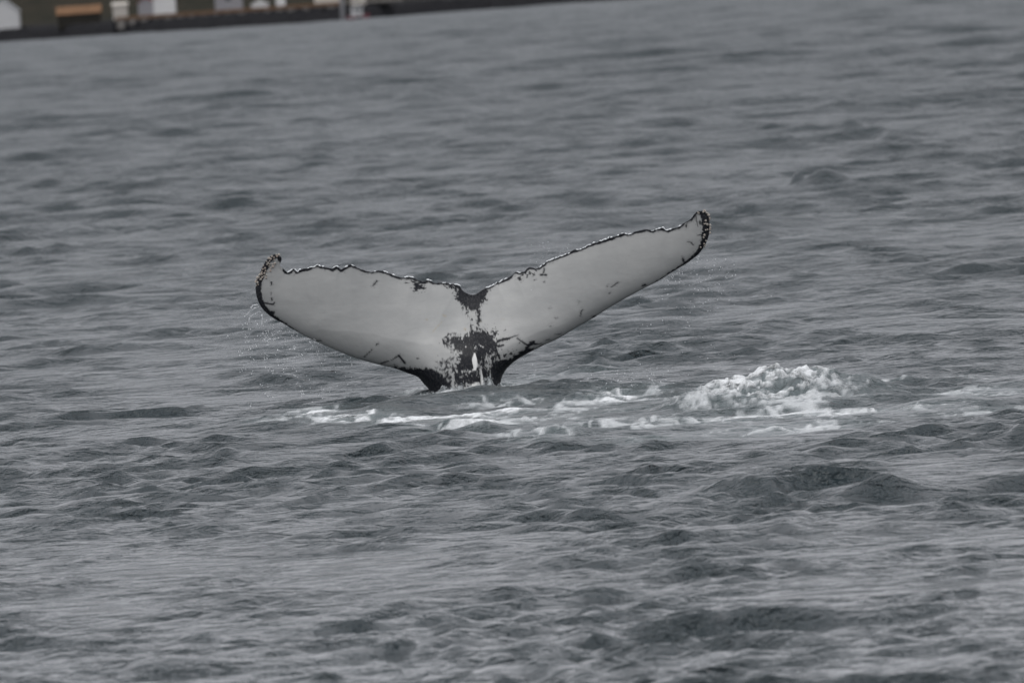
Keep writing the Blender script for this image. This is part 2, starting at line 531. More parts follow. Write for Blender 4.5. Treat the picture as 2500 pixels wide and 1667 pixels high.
TR_R = [(1160, 719), (1167.8, 714.7), (1178, 707.6), (1194.3, 700.5), (1216.7, 689), (1243.7, 676.8), (1259.8, 664.8), (1275.9, 664.8), (1294.6, 652.7), (1308, 655.4),
        (1337.5, 638), (1364.2, 627.3), (1383, 620.6), (1400.4, 611.2), (1417.8, 608.5), (1433.9, 600.5), (1452.6, 593.8), (1482, 583),
        (1508.9, 575), (1527.6, 569.7), (1533, 573.5), (1549, 567), (1578.5, 560.3), (1594.6, 563), (1621.3, 557.5), (1626.7, 562.5),
        (1642.8, 558.5), (1650.6, 556.5), (1663.9, 549.5), (1672.2, 543.5), (1683.3, 538.5), (1689.4, 530.8), (1694.5, 523.7), (1701.6, 517.5), (1713, 515)]
LE_R = [(1160, 1120), (1200, 1120), (1238, 1110), (1240, 1060), (1230, 1000), (1222, 960), (1221.8, 935), (1224.9, 922), (1230, 910), (1239, 898), (1253.5, 884),
        (1273.9, 870.5), (1289, 862), (1324, 844.2), (1364, 825.5), (1404.4, 801.4), (1444.6, 778.6), (1484.8, 753), (1525, 729.5),
        (1565, 707.6), (1610.6, 684), (1640, 665), (1665, 650), (1681, 640), (1691.4, 632), (1703.7, 622.5), (1714.9, 608.5), (1722, 597),
        (1727, 586), (1730.7, 573.8), (1732, 560), (1732, 545), (1730.5, 530), (1726, 520), (1720, 516), (1713, 515)]

def smooth_poly(P, n, ease=None, smooth=0):
    P = np.array(P, float)
    # Catmull-Rom
    seg = np.hypot(*np.diff(P, axis=0).T)
    s = np.concatenate([[0], np.cumsum(seg)]); s /= s[-1]
    T = np.linspace(0, 1, n) if ease is None else ease
    out = np.zeros((n, 2))
    m = np.gradient(P, s, axis=0)
    i = np.clip(np.searchsorted(s, T, 'right') - 1, 0, len(P) - 2)
    h = (s[i + 1] - s[i])[:, None]; u = ((T - s[i]) / (s[i + 1] - s[i]))[:, None]
    h00, h10, h01, h11 = 2*u**3-3*u**2+1, u**3-2*u**2+u, -2*u**3+3*u**2, u**3-u**2
    return h00 * P[i] + h10 * h * m[i] * 0.9 + h01 * P[i + 1] + h11 * h * m[i + 1] * 0.9

def match(TR, LE, n, pairs):
    """ruled lines; pairs = [(fraction trailing, fraction leading)] correspondences"""
    T = np.linspace(0, 1, n)
    a = np.array(pairs)
    q = np.linspace(0, 1, len(pairs))
    ta = np.interp(T, q, a[:, 0]); tb = np.interp(T, q, a[:, 1])
    return smooth_poly(TR, n, ta), smooth_poly(LE, n, tb)

NS, NTT = 400, 130
PAIRS = [(0, 0), (0.02, 0.09), (0.05, 0.19), (0.13, 0.30), (0.26, 0.42), (0.40, 0.55), (0.55, 0.67), (0.70, 0.76), (0.84, 0.83), (0.92, 0.90), (0.97, 0.95), (1, 1)]
TL, LL = match(TR_L, LE_L, NS, PAIRS)
TRr, LRr = match(TR_R, LE_R, NS, PAIRS)
TC = np.concatenate([TL[::-1], TRr[1:]]); LC = np.concatenate([LL[::-1], LRr[1:]])
NR = len(TC)
# small tubercles along the trailing edge
arc = np.concatenate([[0], np.cumsum(np.hypot(*np.diff(TC, axis=0).T))])
TC[:, 1] += (perlin(arc * 0.11, arc * 0 + 3.3, 31) * 1.5 + perlin(arc * 0.25, arc * 0 + 1.3, 33) * 1.0) * np.clip(np.abs(TC[:, 0] - 1150) / 60, 0, 1) * sstep(0, 25, arc) * sstep(0, 25, arc[-1] - arc)

tt = np.linspace(0, 1, NTT)
tt = tt * 0.75 + 0.25 * (1 - np.cos(tt * math.pi)) / 2
PX = LC[:, None, 0] * (1 - tt) + TC[:, None, 0] * tt
PY = LC[:, None, 1] * (1 - tt) + TC[:, None, 1] * tt

def seg_dist(px, py, poly, rad=False):
    """distance to polyline in photo pixels"""
    best = np.full(px.shape, 1e9)
    for (ax, ay), (bx, by) in zip(poly[:-1], poly[1:]):
        vx, vy = bx - ax, by - ay
        L = vx * vx + vy * vy + 1e-9
        u = np.clip(((px - ax) * vx + (py - ay) * vy) / L, 0, 1)
        best = np.minimum(best, np.hypot(px - ax - u * vx, py - ay - u * vy))
    return best

def inside_dist(px, py, poly):
    """signed distance, positive inside a polygon"""
    P = list(poly) + [poly[0]]
    d = seg_dist(px, py, P)
    ins = np.zeros(px.shape, bool)
    for (ax, ay), (bx, by) in zip(P[:-1], P[1:]):
        c = ((ay > py) != (by > py)) & (px < (bx - ax) * (py - ay) / (by - ay + 1e-12) + ax)
        ins ^= c
    return np.where(ins, d, -d)

lead = [tuple(p) for p in LC[::6]] + [tuple(LC[-1])]
trail = [tuple(p) for p in TC[::6]] + [tuple(TC[-1])]
Dl = seg_dist(PX, PY, lead)
Dt = seg_dist(PX, PY, trail)
SUM = Dl + Dt + 1e-6
u = Dl / SUM
chord = SUM * SC
ua = np.clip(u, 0, 1)
foil = 5 * (0.2969 * np.sqrt(ua) - 0.1260 * ua - 0.3516 * ua**2 + 0.2843 * ua**3 - 0.1036 * ua**4)
span = np.abs(PX - 1155) / 560
half = foil * np.clip(chord, 0, 0.85) * (0.27 - 0.07 * span)
nose = 0.115 * (1 - 0.55 * span) * np.sqrt(np.clip(1 - (1 - np.clip(Dl / (78 - 25 * span), 0, 1)) ** 2, 0, 1)) * np.clip(Dt / 150, 0, 1)
half = np.maximum(half, 0.5 * half + 0.75 * nose)
# peduncle: the round stock that carries the flukes
stock = sstep(760, 950, PY) * (1 - sstep(95, 190, np.abs(PX - 1145)))
q = np.clip(Dl * SC / 0.30, 0, 1)
ped = 0.25 * np.sqrt(np.clip(1 - (1 - q) ** 2, 0, 1)) * stock
mid = np.exp(-((PX - 1152) / 60.0) ** 2) * sstep(700, 860, PY)
half = np.sqrt(half**2 + ped**2) + 0.04 * mid * np.clip(Dl / 40, 0, 1) * np.clip(Dt / 80, 0, 1)
half = np.maximum(half, 0.006 * np.clip(Dl / 3, 0, 1))
# keel ridge with grooves down the ventral midline
keel = 0.022 * np.exp(-((PX - 1163) / 7.0) ** 2) * sstep(835, 880, PY) - 0.012 * np.exp(-((PX - 1176) / 4.0) ** 2) * sstep(850, 900, PY)
und = 0.0025 * fbm(PX / 60, PY / 40, 3, 12)
elev = (Z_WL - PY) * SC
sweep = elev * (-0.09 + 0.48 * np.exp(-(span / 0.42) ** 2)) + 0.10 * span**2 - 0.12 * np.exp(-(span / 0.30) ** 2) * sstep(0, 0.5, elev)
curl = 0.07 * sstep(0.86, 1.02, span)
cen = WL_Y + 0.05 + sweep + curl
soft = np.clip(np.minimum(Dl, Dt) / 14, 0, 1)
Yf = cen - half - (keel + und) * soft
Yb = cen + half * 0.9
def put(Y):
    x, z = at_depth(PX, PY, cen)      # the outline keeps its own distance; thickness is added along the depth only
    return np.stack([x, Y, z], -1)
front = put(Yf); back = put(Yb)
ring = np.concatenate([front, back[:, ::-1]], 1)          # leading -> trailing on the front, back again behind
nr, ncr = ring.shape[:2]
q = grid_quads(nr, ncr, close=True)[:, ::-1]
base = Vector((TX, TY, 0))
co = ring.reshape(-1, 3) - np.array(base)
# pigment mask -------------------------------------------------------------------
FX, FY = PX, PY
n_f = 1.9 * fbm(FX / 7.5, FY / 7.5, 3, 50, 0.75)
n_m = 1.6 * fbm(FX / 26, FY / 26, 3, 55, 0.6)
n_v = 1.9 * fbm(FX / 6, FY / 16, 3, 57, 0.7)
dark = np.full(FX.shape, -1e3)
def z3(L): return [(980 + a / 4.9, 680 + b / 4.9) for a, b in L]
def z1(L): return [(580 + a / 3.734, 580 + b / 3.734) for a, b in L]
def z2(L): return [(1150 + a / 3.734, 480 + b / 3.734) for a, b in L]
def zl(L): return [(600 + a / 7.84, 600 + b / 7.84) for a, b in L]
def zr(L): return [(1620 + a / 9.8, 490 + b / 9.8) for a, b in L]
def area(P, ragged=6.0, noise=None, bias=0.0):
    global dark
    dark = np.maximum(dark, inside_dist(FX, FY, P) + ragged * (n_f if noise is None else noise) + bias)
def stroke(P, r, ragged=1.2, r2=None):
    global dark
    P = np.array(P, float)
    xmin, xmax = P[:, 0].min() - 40, P[:, 0].max() + 40
    d = seg_dist(FX, FY, [tuple(p) for p in P])
    rr = r
    if r2 is not None:
        ax = P[-1] - P[0]; uu = np.clip(((FX - P[0, 0]) * ax[0] + (FY - P[0, 1]) * ax[1]) / (ax @ ax), 0, 1)
        rr = r + (r2 - r) * uu
    dark = np.maximum(dark, rr - d + ragged * n_f)
# edge rims
rim = 5.0 + 3.0 * n_m
rim_ok = (FX < 1705) & (FX > 690)
dark = np.maximum(dark, np.where(rim_ok, rim - Dt + 1.1 * n_f, -50))
nb = np.exp(-((FX - 1155) / 55) ** 2)
dark = np.maximum(dark, np.where(rim_ok, 7 * nb - Dt, -50) + 3 * n_f)
le_w = np.interp(FX, [620, 640, 655, 690, 720, 760, 1560, 1620, 1660, 1700, 1740], [15, 14, 10, 5, 1, -3, -3, 3, 5, 9, 18])
dark = np.maximum(dark, np.where((FX < 780) & (FY > 660), le_w - Dl + 2.5 * n_f, -50))
dark = np.maximum(dark, np.where(FX > 1500, le_w - Dl + 2.5 * n_f, -50))
area(zl([(560, 190), (690, 200), (700, 320), (640, 320), (600, 240)]), 2)
area(zr([(850, 240), (1120, 240), (1150, 600), (1100, 1000), (900, 1250), (860, 1090), (900, 900), (930, 700), (920, 480), (880, 380)]), 3.5)
# notch blotch
stroke(zl([(590, 175), (430, 300), (330, 500), (250, 700)]), 7.5, 3.0)
area(z3([(690, 60), (650, 230), (700, 290), (760, 350), (860, 375), (940, 365), (960, 300), (1010, 250), (1030, 170), (1080, 80), (860, 150), (730, 110)]), 7)
area(z3([(750, 340), (800, 340), (800, 440), (775, 450), (745, 390)]), 9, bias=-3)
stroke(z3([(905, 350), (925, 430), (922, 500)]), 4.5, 4)
stroke(z3([(915, 500), (925, 600)]), 2.0, 5)
stroke(z3([(840, 470), (830, 560), (830, 660)]), 1.2, 6)
# central mass
area(z3([(560, 680), (640, 670), (740, 700), (800, 640), (900, 600), (1000, 610), (1060, 640), (1100, 600), (1135, 640), (1115, 720), (1150, 790), (1140, 880),
         (1110, 960), (1060, 900), (1000, 960), (960, 1000), (930, 1030), (930, 1230), (820, 1240), (800, 1110), (700, 1100), (620, 1060), (690, 990), (650, 930), (690, 880), (610, 850), (600, 790), (530, 800), (505, 750)]), 13, None, -1)
area(z3([(600, 1060), (720, 1060), (740, 1300), (640, 1320), (660, 1200), (610, 1120)]), 16, n_v, -4)
area(z3([(940, 980), (1030, 960), (1040, 1250), (990, 1250), (965, 1100)]), 14, n_v, -1.5)
area(z3([(400, 960), (640, 920), (660, 1100), (520, 1080), (410, 1030)]), 20, n_f, -11)
area(z3([(1000, 880), (1160, 860), (1150, 1200), (1020, 1200)]), 17, n_v, -10)
area(z3([(560, 1050), (1200, 1050), (1200, 1330), (560, 1330)]), 16, n_f, -14)
stroke(z3([(1110, 760), (1135, 850), (1175, 950)]), 2.8, 1.5)
stroke(z3([(1130, 770), (1190, 730), (1250, 715), (1285, 712)]), 3.4, 2, 3.6)
stroke(z3([(1270, 715), (1390, 672)]), 2.2, 0.6, 0.8)
stroke(z3([(1160, 805), (1215, 790)]), 2.6, 2)
stroke(z3([(1385, 710), (1500, 790)]), 1.4, 0.8, 2.4)
area(z3([(1470, 830), (1540, 745), (1600, 735), (1605, 760), (1540, 810), (1480, 870)]), 2.5)
stroke(z3([(1560, 785), (1690, 775)]), 2.4, 1.0, 0.9)
area(z3([(1080, 1000), (1180, 965), (1300, 955), (1420, 880), (1490, 820), (1560, 850), (1700, 800), (1450, 960), (1250, 1120), (1210, 1400), (1060, 1400), (1090, 1180), (1080, 1090)]), 4.5)
area(z3([(1180, 900), (1260, 880), (1340, 840), (1370, 850), (1330, 930), (1200, 960)]), 13, n_f, -6)
# left root
area(z3([(-80, 1040), (0, 1065), (200, 1068), (340, 1060), (430, 1095), (500, 1150), (560, 1200), (595, 1270), (620, 1420), (300, 1450), (150, 1160), (-80, 1110)]), 5)
area(z3([(380, 1050), (560, 1010), (640, 1150), (640, 1400), (560, 1400), (500, 1150)]), 15, n_f, -9)
# scratches, left fluke
stroke(z1([(1235, 440), (1270, 395)]), 1.3, 0.5, 1.8)
hat = fbm(FX / 14, FY / 4.2, 3, 80)
area(z1([(1490, 380), (1730, 390), (1720, 500), (1580, 495), (1600, 430), (1500, 410)]), 15, hat, -5)
area(z1([(1850, 415), (2000, 430), (2040, 520), (1940, 470)]), 10, n_f, -3)
stroke(z1([(1150, 1090), (1225, 1018)]), 1.3, 0.4, 1.0); stroke(z1([(1268, 970), (1282, 965)]), 1.4)
stroke(z1([(1310, 1145), (1375, 1122)]), 2.0, 0.6, 1.4); stroke(z1([(1405, 1115), (1470, 1072)]), 0.9, 0.4, 2.2)
stroke(z1([(1470, 1070), (1525, 1140)]), 2.4, 0.5, 2.8); stroke(z1([(725, 938), (762, 938)]), 1.2, 0.3)
stroke(z1([(1640, 1097), (1650, 1097)]), 1.3); stroke(z1([(1900, 945), (1960, 1010)]), 0.9)
stroke(zl([(490, 705), (492, 740)]), 2.0); stroke(zl([(495, 1000), (505, 1040)]), 1.8); stroke(zl([(488, 880), (490, 930)]), 0.8)
stroke(zl([(300, 1085), (430, 1105), (530, 1120), (550, 1085)]), 2.0, 0.8)
area(zl([(440, 1300), (500, 1240), (565, 1255), (545, 1310), (500, 1350)]), 1.5)
# scratches, right fluke
stroke(z2([(1280, 822), (1340, 780)]), 1.3, 0.3); stroke(z2([(1000, 1083), (1000, 1055), (1012, 1030)]), 1.5, 0.8)
stroke(z2([(1110, 1095), (1135, 1090)]), 2.2, 1.0); stroke(z2([(1565, 812), (1590, 803)]), 2.4, 1.0)
area(z2([(1925, 545), (1950, 575), (1935, 605), (1925, 590)]), 1.5); stroke(z2([(1970, 412), (1998, 415)]), 0.9); stroke(z2([(1998, 412), (2025, 440)]), 1.6)
stroke(z2([(635, 713), (685, 713)]), 2.4, 1.2); stroke(z2([(660, 705), (667, 655)]), 1.6, 1.0)
area(z2([(425, 735), (465, 735), (460, 770), (430, 765)]), 4); area(z2([(430, 690), (600, 665), (600, 725), (430, 740)]), 10, n_f, -6)
stroke(z2([(770, 1253), (820, 1250)]), 0.9, 0.3); stroke(z2([(680, 1305), (720, 1300)]), 0.9, 0.3)
for a, b in ((720, 1180), (770, 1105), (715, 1018), (980, 960), (1240, 820), (310, 1215), (580, 760), (662, 780), (1258, 880), (440, 1330), (575, 715)):
    stroke(z2([(a, b), (a + 5, b - 3)]), 1.3, 1.0)
stroke(zr([(770, 330), (790, 480), (815, 600)]), 1.2, 0.4, 0.8); stroke(zr([(870, 490), (870, 560)]), 1.8, 1.0); stroke(zr([(540, 560), (545, 640)]), 1.6, 1.4)
stroke(zr([(820, 830), (900, 810)]), 1.2, 0.5)
# pure white patches and flecks on the stock
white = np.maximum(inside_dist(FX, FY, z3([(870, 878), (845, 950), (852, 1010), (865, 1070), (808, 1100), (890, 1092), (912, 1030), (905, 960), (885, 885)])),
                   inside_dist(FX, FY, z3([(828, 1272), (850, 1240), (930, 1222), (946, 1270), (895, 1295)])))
white = np.maximum(white, inside_dist(FX, FY, z3([(940, 1040), (960, 1080), (985, 1200), (985, 1400), (950, 1400), (945, 1150)])) - 0.5)
for a, b in ((770, 805), (865, 795), (890, 800), (880, 820), (870, 830), (930, 790), (950, 800), (975, 812), (905, 828), (873, 1122)):
    white = np.maximum(white, 1.3 - np.hypot(FX - 980 - a / 4.9, FY - 680 - b / 4.9))
n_h = 2.0 * fbm(FX / 4.0, FY / 4.0, 2, 58, 0.7)
dk = np.maximum(sstep(-1.2, 1.3, dark), 0.45 * sstep(-9, 1, dark + 5.5 * n_h - 4.5)) * (1 - 0.10 * np.clip(n_h, 0, 1)) * (1 - sstep(-0.8, 0.8, white + 0.6 * n_f))
tan = np.maximum(2.2 - seg_dist(FX, FY, z3([(375, 630), (430, 570), (485, 515)])), 0)
for a, b, r in ((520, 445, 7), (500, 430, 5), (610, 440, 4), (1180, 400, 5), (1215, 480, 6), (945, 510, 5), (760, 600, 7), (780, 630, 4), (440, 410, 4), (300, 490, 6)):
    tan = np.maximum(tan, (r - np.hypot(FX - 980 - a / 4.9, (FY - 680 - b / 4.9) * 1.5)) * 0.35)
tan = np.clip(tan * 0.5, 0, 1) * (0.6 + 0.8 * n_f)
white_mask = sstep(-0.8, 1.0, white)
allb = np.ones_like(dk)                      # the back of the flukes is black
dk_all = np.concatenate([dk, allb], 1).ravel()
tan_all = np.concatenate([np.clip(tan, 0, 1), np.zeros_like(dk)], 1).ravel()
wh_all = np.concatenate([white_mask, np.zeros_like(dk)], 1).ravel()
me = mesh_from('whale_tail', co, q)
attr(me, 'dark', dk_all); attr(me, 'tan', tan_all); attr(me, 'white_mark', wh_all)

t = NT('whale_skin')
geo = t.new('ShaderNodeTexCoord').outputs['Object']
p = t.new('ShaderNodeBsdfPrincipled', Roughness=0.5)
mot = t.rng(t.noise(1.3, 6, 0.6, geo, (1, 1, 1.6)), 0.35, 0.65, 0, 1)
pale = t.mix(mot, (0.29, 0.295, 0.29, 1), (0.37, 0.37, 0.36, 1))
fine = t.rng(t.noise(60, 4, 0.7, geo), 0.35, 0.65, 0, 1)
pale = t.mix(t.math('MULTIPLY', fine, 0.10), pale, (0.33, 0.33, 0.31, 1))
strk = t.rng(t.noise(9, 4, 0.7, geo, (1.0, 1.0, 5.0)), 0.55, 0.75, 0, 0.35)
pale = t.mix(strk, pale, (0.25, 0.25, 0.24, 1))
pale = t.mix(t.attr('tan'), pale, (0.29, 0.26, 0.20, 1))
pale = t.mix(t.attr('white_mark'), pale, (0.66, 0.66, 0.64, 1))
blk = t.mix(fine, (0.007, 0.008, 0.011, 1), (0.013, 0.014, 0.018, 1))
c = t.mix(t.attr('dark'), pale, blk)
t.link(c, p.inputs['Base Color'])
t.link(t.rng(t.noise(3.5, 5, 0.65, geo), 0.35, 0.65, 0.30, 0.60), p.inputs['Roughness'])
bh = t.math('ADD', t.noise(9, 4, 0.6, geo), t.math('MULTIPLY', t.noise(70, 3, 0.6, geo), 0.12))
t.link(t.bump(bh, 0.005, 0.5), p.inputs['Normal'])
t.link(t.rng(t.attr('dark'), 0, 1, 0.4, 0.12), p.inputs['Specular IOR Level'])
t.link(p.outputs[0], t.out.inputs['Surface'])
SKIN = t.mat
whale = empty('humpback_whale', base)
tag(whale, 'humpback whale tail raised out of the sea, pale underside with black blotches and barnacled tips', 'whale')
body = link('body', me, SKIN, whale)

# barnacles: each a little crater cone standing on the skin
def barnacle_mesh(seed):
    r = random.Random(seed)
    bm = bmesh.new()
    n = 7
    prof = [(1.0, -0.25), (0.86, 0.45), (0.55, 0.85), (0.34, 0.72), (0.22, 0.35)]
    rings = []
    for pr, pz in prof:
        rings.append([bm.verts.new((math.cos(2*math.pi*i/n) * pr * r.uniform(.88, 1.1), math.sin(2*math.pi*i/n) * pr * r.uniform(.88, 1.1), pz * r.uniform(.9, 1.1))) for i in range(n)])
    for a, b in zip(rings[:-1], rings[1:]):
        for i in range(n): bm.faces.new((a[i], a[(i+1) % n], b[(i+1) % n], b[i]))
    bm.faces.new(rings[-1])
    me = bpy.data.meshes.new('barnacle'); bm.to_mesh(me); bm.free()
    for f in me.polygons: f.use_smooth = True
    return me
t = NT('barnacle_shell')
p = t.new('ShaderNodeBsdfPrincipled', Roughness=0.55)
oi = t.new('ShaderNodeObjectInfo')
c = t.mix(oi.outputs['Random'], (0.44, 0.36, 0.31, 1), (0.52, 0.49, 0.44, 1))
c = t.mix(t.rng(t.noise(2.5, 3, 0.6), 0.4, 0.6, 0, 0.45), c, (0.16, 0.14, 0.11, 1))
t.link(c, p.inputs['Base Color'])
t.link(p.outputs[0], t.out.inputs['Surface'])
SHELL = t.mat
bmeshes = [barnacle_mesh(i) for i in range(4)]
for b in bmeshes: b.materials.append(SHELL)
fpx, fpy = PX.ravel(), PY.ravel()
fco = front.reshape(-1, 3)
dfu = np.gradient(front, axis=0); dfv = np.gradient(front, axis=1)
fn = np.cross(dfu, dfv).reshape(-1, 3)
fn /= np.linalg.norm(fn, axis=1)[:, None] + 1e-12
fn *= np.where(fn[:, 1] > 0, -1, 1)[:, None]
BL = [(585, 155), (640, 160), (540, 225), (480, 250), (440, 240), (500, 200), (400, 300), (410, 360), (510, 350), (560, 340), (450, 390), (370, 430), (480, 430), (360, 525),
      (400, 560), (300, 540), (270, 560), (320, 600), (290, 640), (230, 700), (240, 740), (205, 760), (200, 660), (520, 395), (470, 480), (340, 380), (330, 450),
      (430, 330), (600, 200), (225, 610), (180, 690), (420, 500), (545, 270), (380, 480), (310, 500), (265, 600), (390, 610), (460, 290), (350, 580), (455, 350)]
BR = [(1000, 245), (1030, 280), (950, 270), (1060, 335), (1105, 335), (1010, 475), (1100, 460), (1010, 555), (1050, 570), (1140, 590), (1010, 700), (1050, 695), (1120, 690),
      (1130, 770), (980, 820), (960, 880), (1010, 960), (970, 1030), (980, 1090), (1035, 1070), (890, 1110), (1150, 650), (820, 280), (980, 235), (1120, 420), (975, 560), (1075, 300), (840, 300)]
pts = [(600 + a / 7.84, 600 + b / 7.84, 3.6) for a, b in BL] + [(1620 + a / 9.8, 490 + b / 9.8, 2.9) for a, b in BR]
for i, (bx, by, br) in enumerate(pts):
    j = int(np.argmin((fpx - bx) ** 2 + (fpy - by) ** 2))
    dd = math.hypot(fpx[j] - bx, fpy[j] - by)
    nrm = Vector(fn[j])
    if dd > 1.5:
        out = Vector((bx - fpx[j], -0.3 * dd, -(by - fpy[j]))).normalized()
        nrm = (nrm * 0.3 + out).normalized()
    pos = Vector(fco[j]) + nrm * min(dd, 3.0) * SC * 0.5
    o = bpy.data.objects.new('barnacle', bmeshes[i % 4])
    COL.objects.link(o)
    s = br * SC * random.uniform(0.6, 1.15)
    if i < len(BL) and random.random() < .3: s *= .7
    rot = nrm.to_track_quat('Z', 'Y').to_matrix().to_4x4() @ Matrix.Rotation(random.uniform(0, 6.28), 4, 'Z')
    o.parent = whale
    o.matrix_local = Matrix.Translation(pos - base) @ rot @ Matrix.Diagonal((s, s, s * random.uniform(.8, 1.3), 1))

# ------------------------------------------------------------------ drops, painted edge glints and splash
t = NT('spray_and_glints')
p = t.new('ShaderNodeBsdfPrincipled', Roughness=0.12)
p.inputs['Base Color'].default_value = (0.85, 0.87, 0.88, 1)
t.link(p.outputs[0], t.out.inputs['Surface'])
SPRAY_GLINT = t.mat
def ico():
    bm = bmesh.new(); bmesh.ops.create_icosphere(bm, subdivisions=1, radius=1.0)
    v = np.array([x.co[:] for x in bm.verts]); f = np.array([[w.index for w in x.verts] for x in bm.faces]); bm.free()
    return v, f
IV, IF = ico()
def blobs(name, items, mat, label, cat):
    """items: (x, y, z, rx, ry, rz, tilt)"""
    cos_, tris, n = [], [], 0
    for x, y, z, rx, ry, rz, ti in items:
        v = IV * np.array([rx, ry, rz]) * (1 + 0.12 * rng.standard_normal((len(IV), 1)))
        c, s = math.cos(ti), math.sin(ti)
        v = np.stack([v[:, 0] * c - v[:, 2] * s, v[:, 1], v[:, 0] * s + v[:, 2] * c], 1)
        cos_.append(v + np.array([x, y, z])); tris.append(IF + n); n += len(IV)
    me = mesh_from(name, np.concatenate(cos_), np.zeros((0, 4), int), True, np.concatenate(tris))
    return tag(link(name, me, mat), label, cat, kind='stuff')
drops = []
def drop(px, py, r, Y=None, str_=1.0, tilt=0.0):
    Y = (WL_Y + random.gauss(0, 0.25)) if Y is None else Y
    x, z = at_depth(px, py, Y)
    z = max(float(z), 0.03)
    r *= 0.88
    drops.append((float(x), Y, z, r, r, r * str_, tilt))
# stream curling off the left tip
for P in ([(632, 749), (624, 752), (616, 757), (608, 762), (600, 768)], [(636, 761), (628, 763), (619, 767), (611, 774), (607, 784)], [(628, 744), (618, 746), (612, 752)], [(640, 768), (640, 780), (639, 792)]):
    L = smooth_poly(P, 26)
    for k, (a, b) in enumerate(L):
        drop(a + random.gauss(0, .7), b + random.gauss(0, .7), random.uniform(.0025, .006), WL_Y + 0.35 + random.gauss(0, .05), random.uniform(.8, 1.5))
for k in range(70):      # clumps under the left fluke
    cx = random.choice([595, 600, 610, 640, 655, 680, 720, 770]) + random.gauss(0, 14)
    cy = 790 + abs(random.gauss(0, 75)) + max(0, cx - 640) * 0.28
    for j in range(random.randint(1, 5)):
        drop(cx + random.gauss(0, 4), cy + random.gauss(0, 3.5), random.uniform(.002, .006), None, random.uniform(.8, 1.8))
for k in range(110):
    cx = random.uniform(585, 860)
    lo = np.interp(cx, [585, 650, 760, 860], [760, 775, 838, 880])
    drop(cx, lo + random.uniform(4, 190) * random.random() ** .6, random.uniform(.002, .0052), None, random.uniform(.8, 1.6))
for k in range(80):      # beads falling from the left leading edge
    cx = random.uniform(650, 860); lo = np.interp(cx, [650, 760, 860], [772, 830, 872])
    drop(cx, lo + abs(random.gauss(0, 9)), random.uniform(.0015, .0035), None, 1.2)
for k in range(100):     # drops off the right tip
    cx = random.gauss(1715, 45) if k % 2 else random.uniform(1560, 1800)
    lo = np.interp(cx, [1540, 1600, 1690, 1740, 1800], [735, 700, 645, 620, 640])
    drop(cx, lo + abs(random.gauss(0, 85)), random.uniform(.002, .0052), None, random.uniform(.8, 1.4))
for k in range(40):
    cx = random.uniform(1600, 1710); lo = np.interp(cx, [1600, 1690, 1710], [694, 640, 622])
    drop(cx, lo + abs(random.gauss(0, 8)), random.uniform(.002, .0045), None, 1.2)
for k in range(90):
    drop(random.uniform(1250, 1900), random.uniform(700, 960), random.uniform(.0015, .0038), TY + random.uniform(0, 1.0))
for k in range(60):
    drop(random.gauss(1560, 60), 925 + random.gauss(0, 16), random.uniform(.002, .005), ground(1560, 965)[1] + random.gauss(0, .3))
for k in range(40):
    drop(random.uniform(1290, 1400), random.uniform(590, 640), random.uniform(.0015, .0028), TY + .6)
blobs('water_droplets', drops, SPRAY_GLINT, 'bright drops of water falling from both tips of the raised tail', 'droplets')

# white beads: sky glints painted in along the ragged upper edge of the flukes
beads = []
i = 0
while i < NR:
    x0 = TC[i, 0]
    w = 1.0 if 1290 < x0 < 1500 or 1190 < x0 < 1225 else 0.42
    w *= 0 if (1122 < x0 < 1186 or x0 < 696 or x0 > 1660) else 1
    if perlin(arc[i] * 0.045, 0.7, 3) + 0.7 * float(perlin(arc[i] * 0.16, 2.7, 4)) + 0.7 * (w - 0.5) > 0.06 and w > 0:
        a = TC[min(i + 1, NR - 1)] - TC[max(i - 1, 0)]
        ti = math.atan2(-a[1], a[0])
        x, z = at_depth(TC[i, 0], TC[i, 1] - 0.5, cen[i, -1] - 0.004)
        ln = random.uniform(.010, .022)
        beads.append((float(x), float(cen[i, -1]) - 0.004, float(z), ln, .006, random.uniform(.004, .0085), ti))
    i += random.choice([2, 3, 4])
blobs('painted_edge_glints', beads, SPRAY_GLINT, 'white beads painted as sky glints along the wet ragged upper edge of the tail', 'painted glints')

# splash where the stock breaks the surface: a ruffled thin collar of water
def splash():
    n, mrows = 260, 12
    co, at_ = [], []
    for j in range(mrows):
        v = j / (mrows - 1)
        for i in range(n):
            uu = i / (n - 1)
            px = 1000 + 330 * uu
            dpt = TY - 0.42 - 0.12 * math.sin(uu * math.pi)
            top = 24 + 16 * 1.6 * math.exp(-((uu - 0.58) / 0.045) ** 2) + 10 * math.exp(-((uu - 0.3) / 0.1) ** 2) + 5 * math.exp(-((uu-.9)/.08)**2)
            nz = float(perlin(px / 16.0, 3.1, 91)) * 12 + float(perlin(px / 5.0, 1.1, 92)) * 6
            hgt = max(0.0, (top + nz) * math.sin(uu * math.pi) ** 0.5)
            x, z = at_depth(px, 968.0 - 0.07 * (px - 1140) - hgt * v, dpt)
            yy = dpt + 0.03 * float(perlin(px / 9.0, v * 3, 93)) + 0.08 * v
            co.append((float(x), yy, float(z) if v > 0 else float(z) - 0.06)); at_.append(v)
    me = mesh_from('splash', np.array(co), grid_quads(mrows, n))
    attr(me, 'rise', np.array(at_))
    return me
t = NT('thin_splash')
geo = t.new('ShaderNodeNewGeometry').outputs['Position']
p = t.new('ShaderNodeBsdfPrincipled', Roughness=0.35)
p.inputs['Base Color'].default_value = (0.50, 0.53, 0.54, 1)
nz = t.noise(16, 6, 0.7, geo)
t.link(t.bump(nz, 0.06), p.inputs['Normal'])
al = t.math('ADD', t.rng(nz, 0.36, 0.64, 0.0, 1.0), t.rng(t.attr('rise'), 0.0, 1.0, 0.5, -0.15))
tr = t.new('ShaderNodeBsdfTransparent'); mx = t.new('ShaderNodeMixShader')
